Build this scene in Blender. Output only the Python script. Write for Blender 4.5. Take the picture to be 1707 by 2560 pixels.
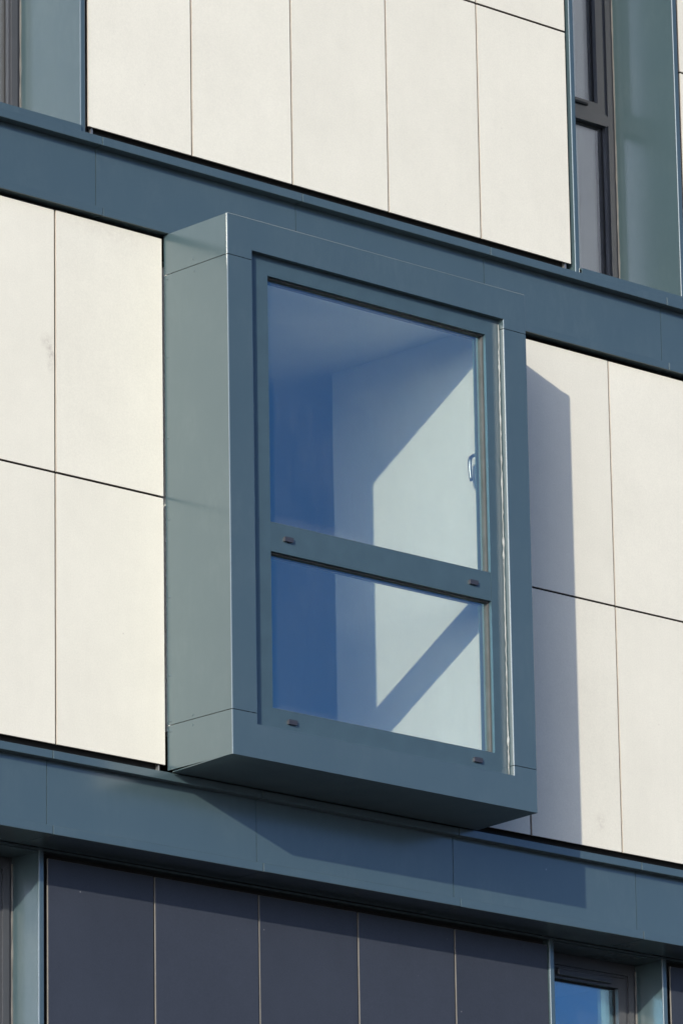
import bpy, bmesh, math, random
from mathutils import Vector, Matrix
R = math.radians
random.seed(7)
sc = bpy.context.scene
for o in list(bpy.data.objects):
    bpy.data.objects.remove(o)
H = 8.6                                   # height of the facade's own zero above the ground

# ------------------------------------------------------------------ camera
cam = bpy.data.cameras.new('camera')
cam.sensor_fit = 'VERTICAL'; cam.sensor_height = 24.0; cam.sensor_width = 16.0
cam.lens = 14348.0 / 2560.0 * 24.0
cam.clip_start = 0.5; cam.clip_end = 3000
co = bpy.data.objects.new('camera', cam); sc.collection.objects.link(co)
yaw, pit, rol = 0.7553574, 0.2729366, -0.0161227
fw = Vector((math.sin(yaw)*math.cos(pit), math.cos(yaw)*math.cos(pit), math.sin(pit)))
rt = Vector((math.cos(yaw), -math.sin(yaw), 0)); up = rt.cross(fw)
rt2 = math.cos(rol)*rt + math.sin(rol)*up; up2 = -math.sin(rol)*rt + math.cos(rol)*up
m = Matrix((rt2, up2, -fw)).transposed().to_4x4()
m.translation = Vector((-16.400289, -18.564595, -7.004673 + H))
co.matrix_world = m
sc.camera = co

# ------------------------------------------------------------------ sky and sun
sun_dir = Vector((1.686, 1.0, -0.601)).normalized()      # the way the light travels
elev = math.asin(-sun_dir.z); azim = math.atan2(-sun_dir.x, -sun_dir.y)
w = bpy.data.worlds.new('World'); sc.world = w; w.use_nodes = True
nt = w.node_tree; nt.nodes.clear()
sky = nt.nodes.new('ShaderNodeTexSky'); sky.sky_type = 'NISHITA'; sky.sun_disc = False
sky.sun_elevation = elev; sky.sun_rotation = azim
sky.air_density = 0.48; sky.dust_density = 2.2; sky.ozone_density = 4.8; sky.altitude = 50
bg = nt.nodes.new('ShaderNodeBackground'); bg.inputs['Strength'].default_value = 0.120
wo = nt.nodes.new('ShaderNodeOutputWorld')
nt.links.new(sky.outputs[0], bg.inputs[0]); nt.links.new(bg.outputs[0], wo.inputs[0])
sl = bpy.data.lights.new('sun', 'SUN'); sl.energy = 2.55; sl.angle = R(0.53); sl.color = (1.0, 0.93, 0.79)
so = bpy.data.objects.new('sun', sl); sc.collection.objects.link(so)
so.rotation_euler = sun_dir.to_track_quat('-Z', 'Y').to_euler(); so.location = (-20, -15, 20)
vs = sc.view_settings
vs.view_transform = 'Standard'; vs.look = 'None'; vs.gamma = 1.0; vs.use_curve_mapping = False
vs.exposure = 0.85
sc.cycles.max_bounces = 10; sc.cycles.transparent_max_bounces = 16
sc.cycles.sample_clamp_indirect = 4.0

# ------------------------------------------------------------------ materials
class NB:
    """a small node-graph writer"""
    def __init__(s, name):
        s.m = bpy.data.materials.new(name); s.m.use_nodes = True
        s.t = s.m.node_tree; s.t.nodes.clear()
        s.out = s.n('ShaderNodeOutputMaterial')
    def n(s, t, **k):
        x = s.t.nodes.new(t)
        for a, b in k.items():
            if a.startswith('i_'): x.inputs[a[2:].replace('_', ' ')].default_value = b
            else: setattr(x, a, b)
        return x
    def l(s, a, b): s.t.links.new(a, b)
    def coords(s, scale=(1, 1, 1), rnd=True):
        tc = s.n('ShaderNodeTexCoord'); mp = s.n('ShaderNodeMapping'); mp.inputs['Scale'].default_value = scale
        s.l(tc.outputs['Object'], mp.inputs['Vector'])
        if rnd:
            oi = s.n('ShaderNodeObjectInfo'); mu = s.n('ShaderNodeMath', operation='MULTIPLY'); mu.inputs[1].default_value = 37.0
            s.l(oi.outputs['Random'], mu.inputs[0]); s.l(mu.outputs[0], mp.inputs['Location'])
        return mp.outputs['Vector']
    def noise(s, vec, scale, detail=4, rough=0.55):
        x = s.n('ShaderNodeTexNoise'); x.inputs['Scale'].default_value = scale
        x.inputs['Detail'].default_value = detail; x.inputs['Roughness'].default_value = rough
        s.l(vec, x.inputs['Vector']); return x.outputs['Fac']
    def ramp(s, fac, lo, hi, a=0.0, b=1.0):
        x = s.n('ShaderNodeMapRange'); x.inputs['From Min'].default_value = lo; x.inputs['From Max'].default_value = hi
        x.inputs['To Min'].default_value = a; x.inputs['To Max'].default_value = b
        s.l(fac, x.inputs['Value']); return x.outputs['Result']
    def math(s, op, a, b):
        x = s.n('ShaderNodeMath', operation=op)
        for i, v in enumerate((a, b)):
            if isinstance(v, (int, float)): x.inputs[i].default_value = v
            else: s.l(v, x.inputs[i])
        return x.outputs[0]
    def mix(s, fac, a, b, mode='MIX'):
        x = s.n('ShaderNodeMix', data_type='RGBA', blend_type=mode)
        if isinstance(fac, (int, float)): x.inputs[0].default_value = fac
        else: s.l(fac, x.inputs[0])
        for i, v in ((6, a), (7, b)):
            if isinstance(v, tuple): x.inputs[i].default_value = (*v, 1)
            else: s.l(v, x.inputs[i])
        return x.outputs[2]
    def bump(s, h, strength, dist):
        x = s.n('ShaderNodeBump'); x.inputs['Strength'].default_value = strength; x.inputs['Distance'].default_value = dist
        s.l(h, x.inputs['Height']); return x.outputs['Normal']
    def bsdf(s, col, rough, normal=None, **k):
        x = s.n('ShaderNodeBsdfPrincipled')
        if isinstance(col, tuple): x.inputs['Base Color'].default_value = (*col, 1)
        else: s.l(col, x.inputs['Base Color'])
        if isinstance(rough, (int, float)): x.inputs['Roughness'].default_value = rough
        else: s.l(rough, x.inputs['Roughness'])
        if normal: s.l(normal, x.inputs['Normal'])
        for a, b in k.items(): x.inputs[a.replace('_', ' ')].default_value = b
        return x
    def done(s, x): s.l(x.outputs[0], s.out.inputs['Surface']); return s.m

def mat_panel(name, base, mottle, vary, rough, speck, specular=0.35, stains=()):
    b = NB(name)
    v = b.coords(); vs_ = b.coords((3.2, 3.2, 0.22))
    big = b.noise(v, 2.2, 3); mid = b.noise(v, 14, 4, .6); fine = b.noise(v, 130, 4, .7); streak = b.noise(vs_, 9, 4)
    oi = b.n('ShaderNodeObjectInfo')
    f = b.math('ADD', b.ramp(big, .3, .7, -mottle, mottle), b.ramp(mid, .3, .7, -mottle*.55, mottle*.55))
    f = b.math('ADD', f, b.ramp(streak, .35, .65, -mottle*.22, mottle*.22))
    f = b.math('ADD', f, b.ramp(fine, .3, .7, -mottle*1.9, mottle*1.9))
    f = b.math('ADD', f, b.ramp(oi.outputs['Random'], 0, 1, -vary, vary))
    f = b.math('ADD', f, 1.0)
    hs = b.n('ShaderNodeHueSaturation'); hs.inputs['Color'].default_value = (*base, 1); b.l(f, hs.inputs['Value'])
    # tiny chips and dirt specks
    vo = b.n('ShaderNodeTexVoronoi'); vo.inputs['Scale'].default_value = 9.0; vo.inputs['Randomness'].default_value = 1
    b.l(v, vo.inputs['Vector'])
    sp = b.ramp(vo.outputs['Distance'], .018, .045, 1.0, 0.0)
    sp2 = b.math('MULTIPLY', sp, b.ramp(b.noise(v, 5.0, 2), .52, .62, 0, .7))
    col = b.mix(sp2, hs.outputs[0], speck)
    if stains:
        geo = b.n('ShaderNodeNewGeometry')
        for (sx, sz, rx, rz, amt) in stains:
            mp = b.n('ShaderNodeMapping', vector_type='TEXTURE'); mp.inputs['Location'].default_value = (sx, 0, sz + H); mp.inputs['Scale'].default_value = (rx, 1, rz)
            b.l(geo.outputs['Position'], mp.inputs['Vector'])
            ln = b.n('ShaderNodeVectorMath', operation='LENGTH'); b.l(mp.outputs[0], ln.inputs[0])
            pat = b.noise(v, 28, 5, .75)
            k = b.math('MULTIPLY', b.ramp(ln.outputs['Value'], .2, 1.0, 1, 0), b.ramp(pat, .42, .62, 0, amt))
            col = b.mix(k, col, (.33, .28, .24))
    n = b.bump(b.math('ADD', fine, b.math('MULTIPLY', mid, 1.5)), .25, .0012)
    return b.done(b.bsdf(col, rough, n, Specular_IOR_Level=specular))

def mat_plain(name, col, rough, metallic=0.0, noise_amt=0.12, bump=0.0, spec=0.5):
    b = NB(name); v = b.coords()
    f = b.math('ADD', b.ramp(b.noise(v, 12, 4), .3, .7, -noise_amt, noise_amt), 1.0)
    hs = b.n('ShaderNodeHueSaturation'); hs.inputs['Color'].default_value = (*col, 1); b.l(f, hs.inputs['Value'])
    n = b.bump(b.noise(v, 60, 3), .2, bump) if bump else None
    return b.done(b.bsdf(hs.outputs[0], rough, n, Metallic=metallic, Specular_IOR_Level=spec))

def mat_metal(name, base, dust):
    """powder-coated sheet: a faint sheen, slow waves in the sheet, dust and rain streaks"""
    b = NB(name)
    v = b.coords(); vs_ = b.coords((6, 6, .35))
    streak = b.noise(vs_, 7, 5, .6); blot = b.noise(v, 3.0, 5, .6); fine = b.noise(v, 220, 3, .7)
    d = b.math('MULTIPLY', b.ramp(streak, .42, .75, 0, 1), b.ramp(blot, .35, .7, .1, 1))
    col = b.mix(b.math('MULTIPLY', d, .03), base, dust)
    col = b.mix(b.ramp(fine, .55, .8, 0, .05), col, dust)
    col = b.mix(b.math('MULTIPLY', b.ramp(blot, .42, .75, 0, .22), b.ramp(b.noise(b.coords((1, 1, .4)), 26, 4, .65), .4, .65, .2, 1)), col, dust)
    vo = b.n('ShaderNodeTexVoronoi'); vo.inputs['Scale'].default_value = 5.0; b.l(v, vo.inputs['Vector'])
    sp = b.math('MULTIPLY', b.ramp(vo.outputs['Distance'], .012, .03, 1, 0), b.ramp(b.noise(v, 2.1, 2), .54, .62, 0, .3))
    col = b.mix(sp, col, (.36, .38, .37))
    rough = b.ramp(blot, .3, .8, .36, .46)
    wave = b.noise(b.coords((1, 1, .6)), 1.6, 2)
    n = b.bump(b.math('ADD', wave, b.math('MULTIPLY', fine, .002)), .5, .03)
    return b.done(b.bsdf(col, rough, n, Metallic=METALLIC, Specular_IOR_Level=.12, Coat_Weight=COAT, Coat_Roughness=.19, Coat_IOR=1.85))
METALLIC = 0.0; COAT = 1.0
M = {}
M['cream'] = mat_panel('cream_fibre_cement', (.70, .672, .574), .026, .030, .75, (.42, .38, .33), .35, ((-.668, .545, .035, .10, .55), (-.70, .60, .04, .05, .3), (2.74, -1.10, .05, .06, .35), (-.3, 1.19, .35, .06, .16)))
M['cream_edge'] = mat_plain('cream_panel_edge', (.40, .355, .30), .85)
M['slate'] = mat_panel('dark_fibre_cement', (.035, .041, .056), .06, .05, .55, (.25, .25, .25), .4)
M['slate_edge'] = mat_plain('panel_core_edge', (.175, .165, .15), .85)
M['metal'] = mat_metal('blue_grey_coated_sheet', (.051, .082, .092), (.11, .145, .145))
M['frame'] = mat_plain('blue_grey_frame_coating', (.047, .080, .094), .3, .0, .08, 0, .9)
M['pvc'] = mat_plain('anthracite_window_profile', (.048, .051, .058), .35, 0, .06)
M['gasket'] = mat_plain('weathered_gasket', (.075, .072, .068), .7, 0, .2)
M['rubber'] = mat_plain('black_rubber', (.012, .012, .012), .6)
M['membrane'] = mat_plain('black_breather_membrane', (.012, .011, .010), .9)
M['rail'] = mat_plain('mill_aluminium', (.35, .35, .34), .45, .8)
M['plaster'] = mat_plain('white_painted_plaster', (.94, .94, .88), .9, 0, .02)
M['carpet'] = mat_plain('grey_carpet', (.12, .12, .12), .95)
M['steel'] = mat_plain('polished_steel', (.42, .44, .46), .35, 1.0, .03)
M['plastic'] = mat_plain('dark_plastic_cap', (.035, .036, .045), .35)
M['sealant'] = mat_plain('pale_sealant', (.29, .30, .285), .55, 0, .35)
M['sealant_dirty'] = mat_plain('dirty_sealant', (.30, .24, .17), .8, 0, .4)
M['old_sealant'] = mat_plain('grey_old_sealant', (.13, .125, .115), .6, 0, .2)
M['concrete'] = mat_plain('concrete_slab', (.25, .24, .23), .9)

def mat_fabric():
    b = NB('pale_net_curtain'); v = b.coords((1, 1, .05))
    f = b.math('ADD', b.ramp(b.noise(v, 40, 3), .3, .7, -.12, .08), 1)
    hs = b.n('ShaderNodeHueSaturation'); hs.inputs['Color'].default_value = (.92, .92, .90, 1); b.l(f, hs.inputs['Value'])
    return b.done(b.bsdf(hs.outputs[0], .95, None, Specular_IOR_Level=.1))
M['curtain'] = mat_fabric()

def mat_glass(name, GLASS_R, tint):
    """coated pane: clear body, bluish mirror coat that grows towards grazing, thin film of dust"""
    b = NB(name)
    lw = b.n('ShaderNodeLayerWeight'); lw.inputs['Blend'].default_value = .5
    fac = b.math('ADD', b.math('MULTIPLY', b.math('POWER', lw.outputs['Facing'], 4.0), .75), GLASS_R)
    wav = b.noise(b.coords(), .9, 1)
    nrm = b.bump(wav, .3, .004)
    gl = b.n('ShaderNodeBsdfGlossy'); gl.inputs['Roughness'].default_value = 0.0; gl.inputs['Color'].default_value = (*tint, 1)
    b.l(nrm, gl.inputs['Normal'])
    tr = b.n('ShaderNodeBsdfTransparent'); tr.inputs['Color'].default_value = (.97, .992, .955, 1)
    ms = b.n('ShaderNodeMixShader'); b.l(fac, ms.inputs[0]); b.l(tr.outputs[0], ms.inputs[1]); b.l(gl.outputs[0], ms.inputs[2])
    di = b.n('ShaderNodeBsdfDiffuse'); di.inputs['Color'].default_value = (.6, .6, .58, 1)
    ge = b.n('ShaderNodeTexCoord'); sx = b.n('ShaderNodeSeparateXYZ'); b.l(ge.outputs['Generated'], sx.inputs[0])
    ex = b.math('MINIMUM', sx.outputs[0], b.math('SUBTRACT', 1.0, sx.outputs[0])); ez = b.math('MINIMUM', sx.outputs[2], b.math('SUBTRACT', 1.0, sx.outputs[2]))
    edge = b.ramp(b.math('MINIMUM', b.math('MULTIPLY', ex, 1.4), ez), .0, .055, .07, 0)
    st = b.noise(b.coords((14, 14, .5)), 9, 4, .6); bl = b.noise(b.coords(), 2.5, 4)
    du = b.math('MULTIPLY', b.ramp(st, .35, .75, .35, 1), b.math('ADD', b.ramp(bl, .3, .75, .015, .045), edge))
    m2 = b.n('ShaderNodeMixShader'); b.l(du, m2.inputs[0]); b.l(ms.outputs[0], m2.inputs[1]); b.l(di.outputs[0], m2.inputs[2])
    return b.done(m2)
M['glass'] = mat_glass('coated_window_glass', .215, (.42, .82, 1.0))
M['clear_glass'] = mat_glass('clear_window_glass', .13, (.86, .88, 1.0))
M['mirror_glass'] = mat_glass('solar_control_glass', .30, (.46, .82, 1.0))

def mat_ground():
    b = NB('asphalt_paving'); v = b.coords(rnd=False)
    f = b.math('ADD', b.ramp(b.noise(v, .8, 6), .3, .7, -.25, .25), b.ramp(b.noise(v, 60, 3), .3, .7, .8, 1.2))
    hs = b.n('ShaderNodeHueSaturation'); hs.inputs['Color'].default_value = (.042, .041, .040, 1); b.l(f, hs.inputs['Value'])
    return b.done(b.bsdf(hs.outputs[0], .9, b.bump(b.noise(v, 80, 3), .4, .01)))
M['ground'] = mat_ground()

# ------------------------------------------------------------------ mesh helpers (x along facade, d out of the facade, z up)
def finish(name, bm, parent, mats, edge=None, centre=True, smooth=False):
    """recentre a bmesh written in facade coordinates, link it; faces not looking outward take the second material"""
    bmesh.ops.recalc_face_normals(bm, faces=bm.faces)
    if edge:
        for f in bm.faces: f.material_index = 0 if f.normal.y < -.9 else 1
    if smooth:
        for f in bm.faces: f.smooth = True
    vs_ = [v.co for v in bm.verts]
    c = Vector([(min(v[i] for v in vs_) + max(v[i] for v in vs_)) / 2 for i in range(3)]) if centre else Vector((0, 0, 0))
    for v in bm.verts: v.co -= c
    me = bpy.data.meshes.new(name); bm.to_mesh(me); bm.free()
    o = bpy.data.objects.new(name, me); sc.collection.objects.link(o)
    for mm in mats: me.materials.append(M[mm])
    if parent is not None:
        o.parent = parent; pc = POS[parent.name]
    else: pc = Vector((0, 0, 0))
    o.location = c - pc; POS[o.name] = c.copy()
    return o
POS = {}
def add_box(bm, x0, x1, d0, d1, z0, z1, bev=0.0, seg=1):
    vs_ = [bm.verts.new((x, -d, z + H)) for x in (x0, x1) for d in (d0, d1) for z in (z0, z1)]
    fs = [bm.faces.new([vs_[i] for i in q]) for q in ((0, 1, 3, 2), (4, 6, 7, 5), (0, 4, 5, 1), (2, 3, 7, 6), (0, 2, 6, 4), (1, 5, 7, 3))]
    bmesh.ops.recalc_face_normals(bm, faces=fs)
    if bev:
        es = list({e for f in fs for e in f.edges})
        bmesh.ops.bevel(bm, geom=es, offset=bev, segments=seg, affect='EDGES', profile=.5)
def box(name, parent, mats, x0, x1, d0, d1, z0, z1, bev=0.0, seg=1, edge=False):
    bm = bmesh.new(); add_box(bm, x0, x1, d0, d1, z0, z1, bev, seg)
    return finish(name, bm, parent, mats if isinstance(mats, (list, tuple)) else [mats], edge)
def add_prism(bm, pts, fn0, fn1):
    a = [bm.verts.new(fn0(*p)) for p in pts]; b = [bm.verts.new(fn1(*p)) for p in pts]
    n = len(pts)
    bm.faces.new(a); bm.faces.new(b[::-1])
    for i in range(n): bm.faces.new((a[i], b[i], b[(i+1) % n], a[(i+1) % n]))
def plate_xz(bm, pts, d0, d1):                     # outline in the facade plane, thickness in d
    add_prism(bm, pts, lambda x, z: (x, -d0, z + H), lambda x, z: (x, -d1, z + H))
def sheet_plan(bm, path, t, z0, z1, r=0.0):
    """folded sheet: a plan path (x,d) with rounded folds, thickness t to its left, standing from z0 to z1"""
    P = [Vector(p) for p in path]; out = [P[0]]
    for i in range(1, len(P) - 1):
        a = (P[i-1] - P[i]).normalized(); b = (P[i+1] - P[i]).normalized()
        if r:
            p0 = P[i] + a*r; p1 = P[i] + b*r
            for k in range(5):
                s = k / 4.0; out.append((1-s)**2*p0 + 2*s*(1-s)*P[i] + s*s*p1)
        else: out.append(P[i])
    out.append(P[-1])
    L = []
    for i, p in enumerate(out):
        d1 = (out[i] - out[i-1]).normalized() if i else None
        d2 = (out[i+1] - out[i]).normalized() if i < len(out)-1 else None
        if d1 is None: n = Vector((-d2.y, d2.x)); k = 1
        elif d2 is None: n = Vector((-d1.y, d1.x)); k = 1
        else:
            n1 = Vector((-d1.y, d1.x)); n2 = Vector((-d2.y, d2.x)); n = (n1 + n2).normalized(); k = 1 / max(.3, n.dot(n1))
        L.append(p + n*t*k)
    lo = [(bm.verts.new((p.x, -p.y, z0+H)), bm.verts.new((p.x, -p.y, z1+H))) for p in out]
    li = [(bm.verts.new((p.x, -p.y, z0+H)), bm.verts.new((p.x, -p.y, z1+H))) for p in L]
    for i in range(len(out)-1):
        bm.faces.new((lo[i][0], lo[i+1][0], lo[i+1][1], lo[i][1]))
        bm.faces.new((li[i][0], li[i][1], li[i+1][1], li[i+1][0]))
        bm.faces.new((lo[i][1], lo[i+1][1], li[i+1][1], li[i][1]))
        bm.faces.new((lo[i][0], li[i][0], li[i+1][0], lo[i+1][0]))
    for i in (0, -1): bm.faces.new((lo[i][0], lo[i][1], li[i][1], li[i][0]))
def add_tube(bm, pts, rad, n=8, cap=True):
    rings = []
    for i, p in enumerate(pts):
        p = Vector(p); t = (Vector(pts[min(i+1, len(pts)-1)]) - Vector(pts[max(i-1, 0)])).normalized()
        a = t.cross(Vector((0.3, 0.9, 0.2))).normalized(); b = t.cross(a)
        r = rad[i] if isinstance(rad, (list, tuple)) else rad
        rings.append([bm.verts.new(p + a*math.cos(2*math.pi*k/n)*r + b*math.sin(2*math.pi*k/n)*r) for k in range(n)])
    for i in range(len(rings)-1):
        for k in range(n): bm.faces.new((rings[i][k], rings[i][(k+1) % n], rings[i+1][(k+1) % n], rings[i+1][k]))
    if cap: bm.faces.new(rings[0][::-1]); bm.faces.new(rings[-1])
def tag(o, label, cat=None, group=None, kind=None):
    if label: o['label'] = label
    if cat: o['category'] = cat
    if group: o['group'] = group
    if kind: o['kind'] = kind
    return o

# ------------------------------------------------------------------ ground
bm = bmesh.new()
g = [bm.verts.new(p) for p in ((-600, -600, 0), (600, -600, 0), (600, 600, 0), (-600, 600, 0))]; bm.faces.new(g)
gr = finish('ground', bm, None, ['ground']); gr['kind'] = 'structure'

# ------------------------------------------------------------------ the building
B = bpy.data.objects.new('apartment_building', None); sc.collection.objects.link(B); POS[B.name] = Vector((1.0, 0, 0)); B.location = (1.0, 0, 0)
tag(B, 'cream and slate clad apartment building with blue-grey beams and a projecting bay window', 'building')

XL, XR = -3.2, 5.6           # how far the facade is built to either side
G = 0.0050                    # half of an open joint between panels
DS = -0.24                   # face of the set-back slate storey
TP = 0.009                   # panel thickness

# walls behind the cladding, storey by storey, open where the windows and the bay go
for (x0, x1, d0, d1, z0, z1) in (
        (-.47, 2.645, -.28, -.035, 1.24, 4.75), (XL, -1.918, -.28, -.035, 1.24, 4.75), (3.45, XR, -.28, -.035, 1.24, 4.75),
        (XL, -.012, -.28, -.035, -1.262, 1.238), (1.893, XR, -.28, -.035, -1.262, 1.238),
        (-.505, 2.600, -.50, DS-.035, -4.4, -1.30), (XL, -1.918, -.50, DS-.035, -4.4, -1.30), (3.42, XR, -.50, DS-.035, -4.4, -1.30)):
    box('backing_wall', B, 'membrane', x0, x1, d0, d1, z0, z1)
box('lower_wall', B, 'slate', XL, XR, -.6, DS, -H, -4.404)
box('floor_slab', B, 'concrete', XL, XR, -6, -.12, -1.60, -1.34)
box('floor_slab', B, 'concrete', XL, XR, -6, -.12, 1.28, 1.56)
box('roof_slab', B, 'concrete', XL, XR, -6, .02, 4.76, 5.05)
box('rear_wall', B, 'concrete', XL, XR, -6.25, -6.004, -H, 5.05)
box('end_wall', B, 'concrete', XL-.25, XL-.002, -6.25, -.002, -H, 5.05)
box('end_wall', B, 'concrete', XR+.002, XR+.25, -6.25, -.002, -H, 5.05)

# cladding panels: one object for each
def panel(kind, x0, x1, z0, z1, d=0.0, gl=None, gr_=None):
    j = random.uniform(-.0012, .0012)
    a = G if gl is None else gl; b_ = G if gr_ is None else gr_
    return box('cladding_panel', B, [kind, kind + '_edge'], x0 + a, x1 - b_, d - TP + j, d + j, z0, z1, .0009, 1, True)
xu = [-.4458, .1792, .8034, 1.4205, 2.0305, 2.6401]
ZU, ZJ = 1.6673, 2.867
for i in range(5):
    e0 = 0 if i == 0 else None; e1 = 0 if i == 4 else None
    panel('cream', xu[i], xu[i+1], ZU, ZJ - .0045, 0, e0, e1)
    panel('cream', xu[i], xu[i+1], ZJ + .0045, 4.70, 0, e0, e1)
xs = [3.452, 4.06, 4.67, 5.28]
for i in range(3):
    panel('cream', xs[i], xs[i+1], ZU, 2.851 - .0045); panel('cream', xs[i], xs[i+1], 2.851 + .0045, 4.70)
xs = [-3.14, -2.53, -1.925]
for i in range(2):
    panel('cream', xs[i], xs[i+1], ZU, ZJ - .0045); panel('cream', xs[i], xs[i+1], ZJ + .0045, 4.70)
xs = [-2.54, -1.908, -1.276, -.6439, -.0116]
for i in range(4):
    e1 = 0 if i == 3 else None
    panel('cream', xs[i], xs[i+1], -1.2258, .0048 - .0045, 0, None, e1); panel('cream', xs[i], xs[i+1], .0048 + .0045, 1.2245, 0, None, e1)
xs = [1.895, 2.2681, 2.8787, 3.489, 4.10, 4.71, 5.32]
for i in range(6):
    panel('cream', xs[i], xs[i+1], -1.2258, -.0149 - .0045); panel('cream', xs[i], xs[i+1], -.0149 + .0045, 1.2205)
SL = 'dark slate-coloured cladding panel'
xs = [-.489, .128, .754, 1.367, 1.985, 2.594]
for i in range(5):
    tag(panel('slate', xs[i], xs[i+1], -2.93, -1.672, DS, 0 if i == 0 else None, 0 if i == 4 else None), SL)
    tag(panel('slate', xs[i], xs[i+1], -4.2, -2.94, DS, 0 if i == 0 else None, 0 if i == 4 else None), SL)
for xs in ([3.428, 4.04, 4.65, 5.26], [-3.17, -2.56, -1.925]):
    for i in range(len(xs)-1):
        tag(panel('slate', xs[i], xs[i+1], -2.93, -1.672, DS), SL); tag(panel('slate', xs[i], xs[i+1], -4.2, -2.94, DS), SL)
# support rails behind the open joints
for x in (.1792, .8034, 1.4205, 2.0305): box('support_rail', B, 'membrane', x-.03, x+.03, -.034, -.0125, ZU+.012, 4.7)
for x in (-.415, 2.612): box('support_rail', B, 'rail', x-.006, x+.006, -.030, -.0125, 1.628, ZU+.06)
for x in (-.6439, 2.2681, 2.8787): box('support_rail', B, 'membrane', x-.03, x+.03, -.034, -.0125, -1.215, 1.23)
for x in (.128, .754, 1.367, 1.985): box('support_rail', B, 'membrane', x-.03, x+.03, DS-.034, DS-.0125, -4.2, -1.69)
for x in (-.0405, 2.575): box('support_rail', B, 'rail', x-.004, x+.004, -.030, -.0125, -1.262, -1.20) if x < 0 else None

# ------------------------------------------------------------------ channel-shaped beams
def beam(zt, z2, z3, zb, seams, back, LIP, WEB):
    """top flange zt..z2, web, bottom flange z3..zb; plates butt at the seams"""
    core = box('spandrel_beam', B, 'membrane', XL, XR, -.11, -.045, zb + .05, zt - .05)
    g = .0019
    for i in range(len(seams)-1):
        a, b_ = seams[i] + g, seams[i+1] - g
        j = random.uniform(-.0006, .0006)
        box('fascia_plate', core, 'metal', a, b_, WEB-.004, WEB + j, z3 - .006, z2 + .006)
        box('top_flange', core, 'metal', a, b_, -.10, LIP + j, z2, zt + j, .0022, 2)
        box('bottom_flange', core, 'metal', a, b_, back, LIP - j, zb - j, z3, .0022, 2)
    return core
beam(1.6195, 1.5785, 1.2825, 1.2435, [XL, -1.612, -.392, .832, 2.055, 3.273, 4.50, XR], -.030, .036, -.014)
beam(-1.262, -1.299, -1.595, -1.635, [XL, -1.905, -.678, .550, 1.776, 2.987, 4.21, XR], -.215, .020, -.025)
# set-back soffit strip behind the lower beam
for a, b_ in ((XL, -1.92), (-1.918, -.535), (-.533, .68), (.682, 1.9), (1.902, 2.62), (2.622, 3.405), (3.407, XR)):
    box('soffit_strip', B, 'metal', a, b_, -.50, -.222, -1.646, -1.637)
beam(4.93, 4.89, 4.74, 4.70, [XL, -1.6, -.38, .84, 2.07, 3.29, 4.51, XR], -.030, .042, -.008)

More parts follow.
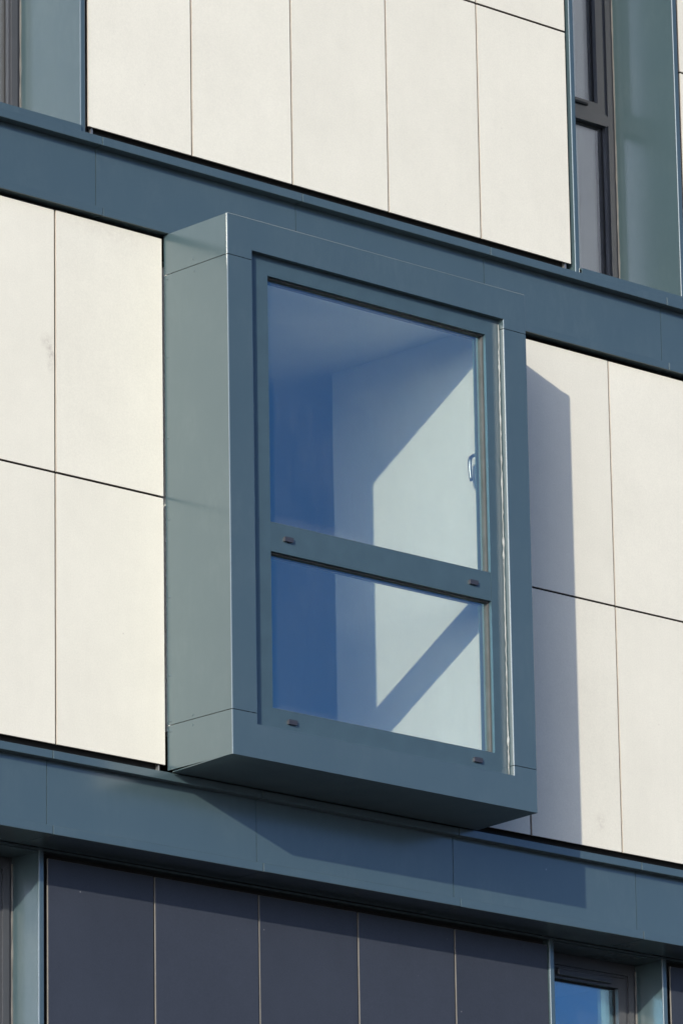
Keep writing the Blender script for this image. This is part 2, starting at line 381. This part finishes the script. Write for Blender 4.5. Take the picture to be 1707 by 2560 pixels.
# ------------------------------------------------------------------ recessed windows
def ring(bm, x0, x1, z0, z1, w, d0, d1, mitre=.0004):
    e = mitre
    plate_xz(bm, [(x0, z0), (x0+w, z0+w+e), (x0+w, z1-w-e), (x0, z1)], d0, d1)
    plate_xz(bm, [(x1, z0), (x1, z1), (x1-w, z1-w-e), (x1-w, z0+w+e)], d0, d1)
    plate_xz(bm, [(x0+e, z1), (x0+w+e, z1-w), (x1-w-e, z1-w), (x1-e, z1)], d0, d1)
    plate_xz(bm, [(x0+e, z0), (x1-e, z0), (x1-w-e, z0+w), (x0+w+e, z0+w)], d0, d1)
def glass_pane(part, x0, x1, z0, z1, d, kind='glass'):
    return box('glass_pane', part, kind, x0, x1, d-.012, d, z0, z1)
def recessed_window(xl, xr, z0, z1, df, dw, label, transom=None, sill=True, vent=False, fixed=False):
    # the part itself is the fixed outer frame
    ow = .070
    bm = bmesh.new()
    ring(bm, xl+.002, xr-.002, z0, z1, ow, dw-.07, dw)
    ring(bm, xl+.026, xr-.026, z0+.024, z1-.024, ow-.036, dw, dw+.010)
    W = finish('window', bm, B, ['pvc']); tag(W, label)
    xi0, xi1, zi0, zi1 = xl+ow, xr-ow, z0+ow, z1-ow
    parts = [(zi0, zi1, 'fixed' if transom or fixed else 'sash')]
    if transom:
        t0, t1 = transom
        bm = bmesh.new()
        plate_xz(bm, [(xi0-.03, (t0+t1)/2), (xi0, t0), (xi1, t0), (xi1+.03, (t0+t1)/2), (xi1, t1), (xi0, t1)], dw-.065, dw+.0115)
        finish('transom', bm, W, ['pvc'])
        parts = [(zi0, t0, 'fixed'), (t1, zi1, 'sash')]
    for a, b_, k in parts:
        gx0, gx1, gz0, gz1 = xi0, xi1, a, b_
        if k == 'sash':
            bm = bmesh.new(); s = .050
            ring(bm, xi0+.006, xi1-.006, a+.004, b_-.004, s, dw-.055, dw+.004)
            finish('sash', bm, W, ['pvc']); gx0, gx1, gz0, gz1 = xi0+s+.006, xi1-s-.006, a+s+.004, b_-s-.004
            bm = bmesh.new(); ring(bm, xi0, xi1, a, b_, .006, dw-.05, dw-.012); finish('rebate_seal', bm, W, ['rubber'])
            if transom: box('drain_cover', W, 'rubber', xi1-.30, xi1-.135, dw+.004, dw+.016, a+.022, a+.036, .002)
        bm = bmesh.new(); ring(bm, gx0-.001, gx1+.001, gz0-.001, gz1+.001, .007, dw-.045, dw-.022); finish('gasket', bm, W, ['rubber'])
        glass_pane(W, gx0-.004, gx1+.004, gz0-.004, gz1+.004, dw-.028, 'mirror_glass' if vent else 'clear_glass')
    if vent:
        bm = bmesh.new()
        add_box(bm, xi0+.12, xi1-.115, dw+.004, dw+.024, zi1-.040, zi1-.014, .003)
        add_box(bm, xi0+.13, xi1-.125, dw+.004, dw+.018, zi1-.0145, zi1-.006)
        finish('trickle_vent', bm, W, ['pvc'])
    # folded metal reveal linings, with a narrow front edge
    fr = .0265
    for side in (0, 1):
        bm = bmesh.new()
        if side == 0: path = [(xl-fr, df-.09), (xl-fr, df), (xl, df), (xl, dw-.005)]
        else: path = [(xr, dw-.005), (xr, df), (xr+fr, df), (xr+fr, df-.09)]
        sheet_plan(bm, path, .002 if side == 0 else .002, z0 - .045 if sill else z0, z1 + .02, .0045)
        # the sheet thickness lies to the left of the path, i.e. inside the wall
        finish('reveal_lining', bm, W, ['metal'])
    if sill:
        bm = bmesh.new()
        pts = [(df+.012, z0-.0405), (df+.012, z0-.012), (df+.009, z0-.010), (dw-.002, z0+.006), (dw-.002, z0-.002), (df+.006, z0-.018), (df+.006, z0-.0405)]
        add_prism(bm, pts, lambda d, z: (xl+.006, -d, z+H), lambda d, z: (xr-.006, -d, z+H))
        finish('sill', bm, W, ['metal'])
    else:
        box('head_lining', W, 'metal', xl+.003, xr-.003, dw-.004, df-.004, z1+.001, z1+.004)
    bm = bmesh.new()                                    # sealant between frame and reveal
    for x in (xl+.004, xr-.004):
        z = z0 + .02; pts = []; rr = []
        while z < z1-.02:
            pts.append((x + random.uniform(-.0008, .0008), -(dw+.004), z+H)); rr.append(.004+random.uniform(-.0012, .0016)); z += .05
        add_tube(bm, pts, rr, 6)
    finish('sealant_bead', bm, W, ['old_sealant'])
    # the room behind
    room = bmesh.new()
    x0, x1, d1, d0, a, b_ = xl-.45, xr+.45, dw-.075, dw-2.8, z0-.45 if sill else z0-1.6, z1+.06
    for q in ((x0, x0+.02, d0, d1, a, b_), (x1-.02, x1, d0, d1, a, b_), (x0+.02, x1-.02, d0, d0+.02, a, b_), (x0+.02, x1-.02, d0+.02, d1, a, a+.02), (x0+.02, x1-.02, d0+.02, d1, b_-.02, b_)):
        add_box(room, *q)
    finish('room_lining', room, B, ['plaster'])
    return W
DWN = -.41
recessed_window(2.661+.0265, 3.405, 1.664, 4.62, .010, DWN, 'tall recessed window with a transom and sash above', (2.640, 2.700))
recessed_window(-1.890, -.500, 1.664, 4.62, .010, DWN, 'tall recessed window at the upper left, its curtain drawn', None, True, False, True)
recessed_window(2.602+.0265, 3.370, -3.4, -1.652, DS+.010, DWN-.002, 'recessed window with a trickle vent under the lower beam', None, False, True)
recessed_window(-1.890, -.5485, -3.4, -1.652, DS+.010, DWN-.002, 'recessed window under the lower beam at the left', None, False, False, True)

# ------------------------------------------------------------------ the bay
D, DF = .4316, .3979
BW = 1.8822; BT, BB = 1.2455, -1.250
OL, OR_, OT, OB = .151, 1.7344, 1.0964, -1.0961
S1, S2 = 1.0499, -1.047
GL, GR, GT, GB = .2716, 1.6456, 1.0103, -.9964
MT, MB = -.1409, -.2776
bm = bmesh.new()                                        # insulated box behind the sheets
add_box(bm, .012, .125, .034, D-.05, -1.20, 1.20); add_box(bm, BW-.145, BW-.012, .034, D-.05, -1.20, 1.20)
add_box(bm, .1255, BW-.1455, .034, D-.05, 1.105, 1.20); add_box(bm, .1255, BW-.1455, .034, D-.05, -1.20, -1.11)
bay = finish('bay_window', bm, B, ['membrane']); tag(bay, 'projecting box bay window framed in blue-grey metal')
t = .003; r = .0065; g = .0016
def corner(bm, side, z0, z1, jamb=True):
    if side == 0:
        path = [(0, .002), (0, D), (OL, D)] + ([(OL, DF-.02)] if jamb else [])
    else:
        path = ([(OR_, DF-.02)] if jamb else []) + [(OR_, D), (BW, D), (BW, .002)]
    sheet_plan(bm, path, -t, z0, z1, r)
for side in (0, 1):
    bm = bmesh.new(); corner(bm, side, S2+g, S1-g); finish('side_cladding', bm, bay, ['metal'])
full = [(0, .002), (0, D), (BW, D), (BW, .002)]
bm = bmesh.new()
corner(bm, 0, S1+g, OT); corner(bm, 1, S1+g, OT)
sheet_plan(bm, full, -t, OT, BT-.0035, r)
add_prism(bm, [(D-.0001, BT-.0035), (D-.0035, BT+.0008), (D-.02, BT+.0008), (D-.02, BT-.0035)], lambda d, z: (r*.6, -d, z+H), lambda d, z: (BW-r*.6, -d, z+H))
add_box(bm, OL+.0002, OR_-.0002, DF-.02, D-t, OT, OT+t)
add_box(bm, t+.001, BW-t-.001, .034, D-.021, BT-.006, BT-.002)
finish('head_cladding', bm, bay, ['metal'])
bm = bmesh.new()
corner(bm, 0, OB, S2-g); corner(bm, 1, OB, S2-g)
sheet_plan(bm, full, -t, BB, OB, r)
add_box(bm, OL+.0002, OR_-.0002, DF-.02, D-t, OB-t, OB)
finish('sill_cladding', bm, bay, ['metal'])
bm = bmesh.new()
pts = [(D-t-.0006, BB+.001), (.034, BB-.0125), (.034, BB-.0085), (D-t-.0006, BB+.005)]
add_prism(bm, pts, lambda d, z: (.0006, -d, z+H), lambda d, z: (BW-.0006, -d, z+H))
finish('soffit_cladding', bm, bay, ['metal'])
# window frame: mitred members, transom between
bm = bmesh.new(); e = .0005
x0, x1, z0, z1 = OL-.02, OR_+.02, OB-.02, OT+.02
FB = .320
plate_xz(bm, [(x0, z0), (GL, GB-e), (GL, GT+e), (x0, z1)], FB, DF)
plate_xz(bm, [(x1, z0), (x1, z1), (GR, GT+e), (GR, GB-e)], FB, DF)
plate_xz(bm, [(x0+e, z1), (GL+e, GT), (GR-e, GT), (x1-e, z1)], FB, DF)
plate_xz(bm, [(x0+e, z0), (x1-e, z0), (GR-e, GB), (GL+e, GB)], FB, DF)
finish('window_frame', bm, bay, ['frame'])
box('transom', bay, 'frame', GL+.0006, GR-.0006, FB+.004, DF-.0008, MB, MT, .0015, 2)
for a, b_ in ((GB, MB), (MT, GT)):
    gk = bmesh.new(); ring(gk, GL+.0005, GR-.0005, a+.0005, b_-.0005, .006, .352, .380); finish('gasket', gk, bay, ['gasket'])
    gk = bmesh.new(); ring(gk, GL+.0005, GR-.0005, a+.0005, b_-.0005, .012, .324, .350); finish('glazing_bead', gk, bay, ['pvc'])
    glass_pane(bay, GL-.004, GR+.004, a-.004, b_+.004, .366)
# drain covers on the rails
def cap(x, z):
    bm = bmesh.new(); pts = [(-.026, -.011), (.022, -.011), (.026, -.006), (.026, .011), (-.022, .011), (-.026, .006)]
    plate_xz(bm, [(x+a, z+b_) for a, b_ in pts], DF-.001, DF+.011)
    finish('drain_cover', bm, bay, ['plastic'])
for x, z in ((.375, -.209), (1.528, -.209), (.384, -1.047), (1.531, -1.047)): cap(x, z)
# sealant: a lumpy bead down the right jamb and a dirty line along the sill
bm = bmesh.new(); pts = []; rr = []; z = OB + .004
lumps = [.86, .42, .30, .02, -.05, -.62, -.93, -1.02]
while z < OT - .012:
    near = min(abs(z-l) for l in lumps)
    pts.append((OR_ - .0055 + random.uniform(-.0014, .0014), -(DF + .0035 + random.uniform(-.001, .001)), z + H))
    rr.append(.0030 + random.uniform(-.001, .001) + (.003 if near < .014 else 0)); z += .019
add_tube(bm, pts, rr, 7); finish('sealant_bead', bm, bay, ['sealant'], smooth=True)
bm = bmesh.new(); pts = []; rr = []; x = OL + .01
while x < OR_ - .02:
    pts.append((x, -(DF+.002), OB + .001 + H)); rr.append(.0022 + random.uniform(-.0008, .001) + (.003*random.random() if .75 < x < 1.2 else 0)); x += .014
add_tube(bm, pts, rr, 6); finish('sealant_bead', bm, bay, ['sealant_dirty'], smooth=True)
# rivets on the left cheek
rv = None
for d, z in ((.20, 1.083), (.205, 1.022), (.023, 1.030), (.022, .66), (.021, .28), (.021, -.10), (.021, -.46), (.021, -.82),
             (.022, -1.028), (.022, -1.075), (.17, -1.028), (.17, -1.073)):
    if rv is None:
        bm = bmesh.new(); prof = [(0, .0065), (.0009, .006), (.0018, .0045), (.0023, .002)]
        rings = [[bm.verts.new((-a, rad*math.cos(k*math.pi/5), rad*math.sin(k*math.pi/5))) for k in range(10)] for a, rad in prof]
        for i in range(3):
            for k in range(10): bm.faces.new((rings[i][k], rings[i][(k+1) % 10], rings[i+1][(k+1) % 10], rings[i+1][k]))
        bm.faces.new(rings[-1]); bmesh.ops.recalc_face_normals(bm, faces=bm.faces)
        me = bpy.data.meshes.new('rivet'); bm.to_mesh(me); bm.free(); me.materials.append(M['metal']); rv = me
    o = bpy.data.objects.new('rivet', rv); sc.collection.objects.link(o); o.parent = bay
    o.location = Vector((-.0001, -d, z + H)) - POS[bay.name]
# espagnolette handle on the inner side of the right stile
bm = bmesh.new()
hx, hz = 1.669, .452
add_box(bm, hx-.013, hx+.013, .307, .3198, hz-.030, hz+.030, .004, 2)
add_tube(bm, [(hx, -.307, hz+H), (hx, -.275, hz+H), (hx, -.258, hz-.006+H), (hx, -.252, hz-.022+H), (hx, -.252, hz-.06+H), (hx, -.256, hz-.10+H), (hx, -.260, hz-.118+H)],
         [.0085, .0085, .009, .009, .0085, .008, .007], 12)
finish('window_handle', bm, bay, ['steel'], smooth=True)

# room inside the bay: side walls, ceiling, floor, deep dim room
XI = 1.730
box('interior_wall', B, 'plaster', XI, XI+.12, -.74, .319, -1.06, 1.0985)
box('interior_wall', B, 'plaster', .03, .150, -.74, .319, -1.06, 1.0985)
box('interior_wall', B, 'plaster', -1.9, .029, -.40, -.285, -1.06, 1.0985)
box('interior_wall', B, 'plaster', XI+.121, 3.6, -.40, -.285, -1.06, 1.0985)
box('interior_wall', B, 'plaster', -1.9, 3.6, -5.0, -4.9, -1.06, 1.0985)
box('interior_wall', B, 'plaster', -2.0, -1.901, -5.0, -.285, -1.06, 1.0985)
box('interior_wall', B, 'plaster', 3.601, 3.7, -5.0, -.285, -1.06, 1.0985)
box('ceiling', B, 'plaster', .03, XI+.12, -.2848, .3185, 1.0990, 1.1045)
box('ceiling', B, 'plaster', -2.0, 3.7, -5.0, -.285, 1.0990, 1.1045)
box('room_floor', B, 'carpet', .03, XI+.12, -.2848, .3185, -1.085, -1.061)
box('room_floor', B, 'carpet', -2.0, 3.7, -5.0, -.285, -1.085, -1.061)

# ------------------------------------------------------------------ curtains hang inside the recessed windows: things of their own
def curtain(x0, x1, d, z0, z1, label):
    bm = bmesh.new(); n = int((x1-x0)/.008); cols = []
    ph = random.random()*6
    for i in range(n+1):
        x = x0 + (x1-x0)*i/n
        off = -.012+.010*math.sin(x*58+ph) + .005*math.sin(x*141+2*ph)
        cols.append([bm.verts.new((x, -(d+off*(1 if k else .6)), z+H)) for k, z in enumerate((z1, (z0+z1)/2, z0))])
    for i in range(n):
        for k in range(2): bm.faces.new((cols[i][k], cols[i+1][k], cols[i+1][k+1], cols[i][k+1]))
    th = bmesh.ops.solidify(bm, geom=list(bm.faces), thickness=.0015)
    o = finish('curtain', bm, None, ['curtain'], smooth=True)
    tag(o, label, 'curtain', 'curtains behind the recessed windows'); return o
curtain(2.70, 3.24, -.50, 1.70, 4.55, 'pale net curtain behind the tall window with the transom')
curtain(-1.80, -.56, -.50, 1.70, 4.55, 'pale curtain behind the window above the upper beam at left')
curtain(-1.80, -.60, -.50, -3.3, -1.72, 'pale grey curtain behind the window under the lower beam at left')
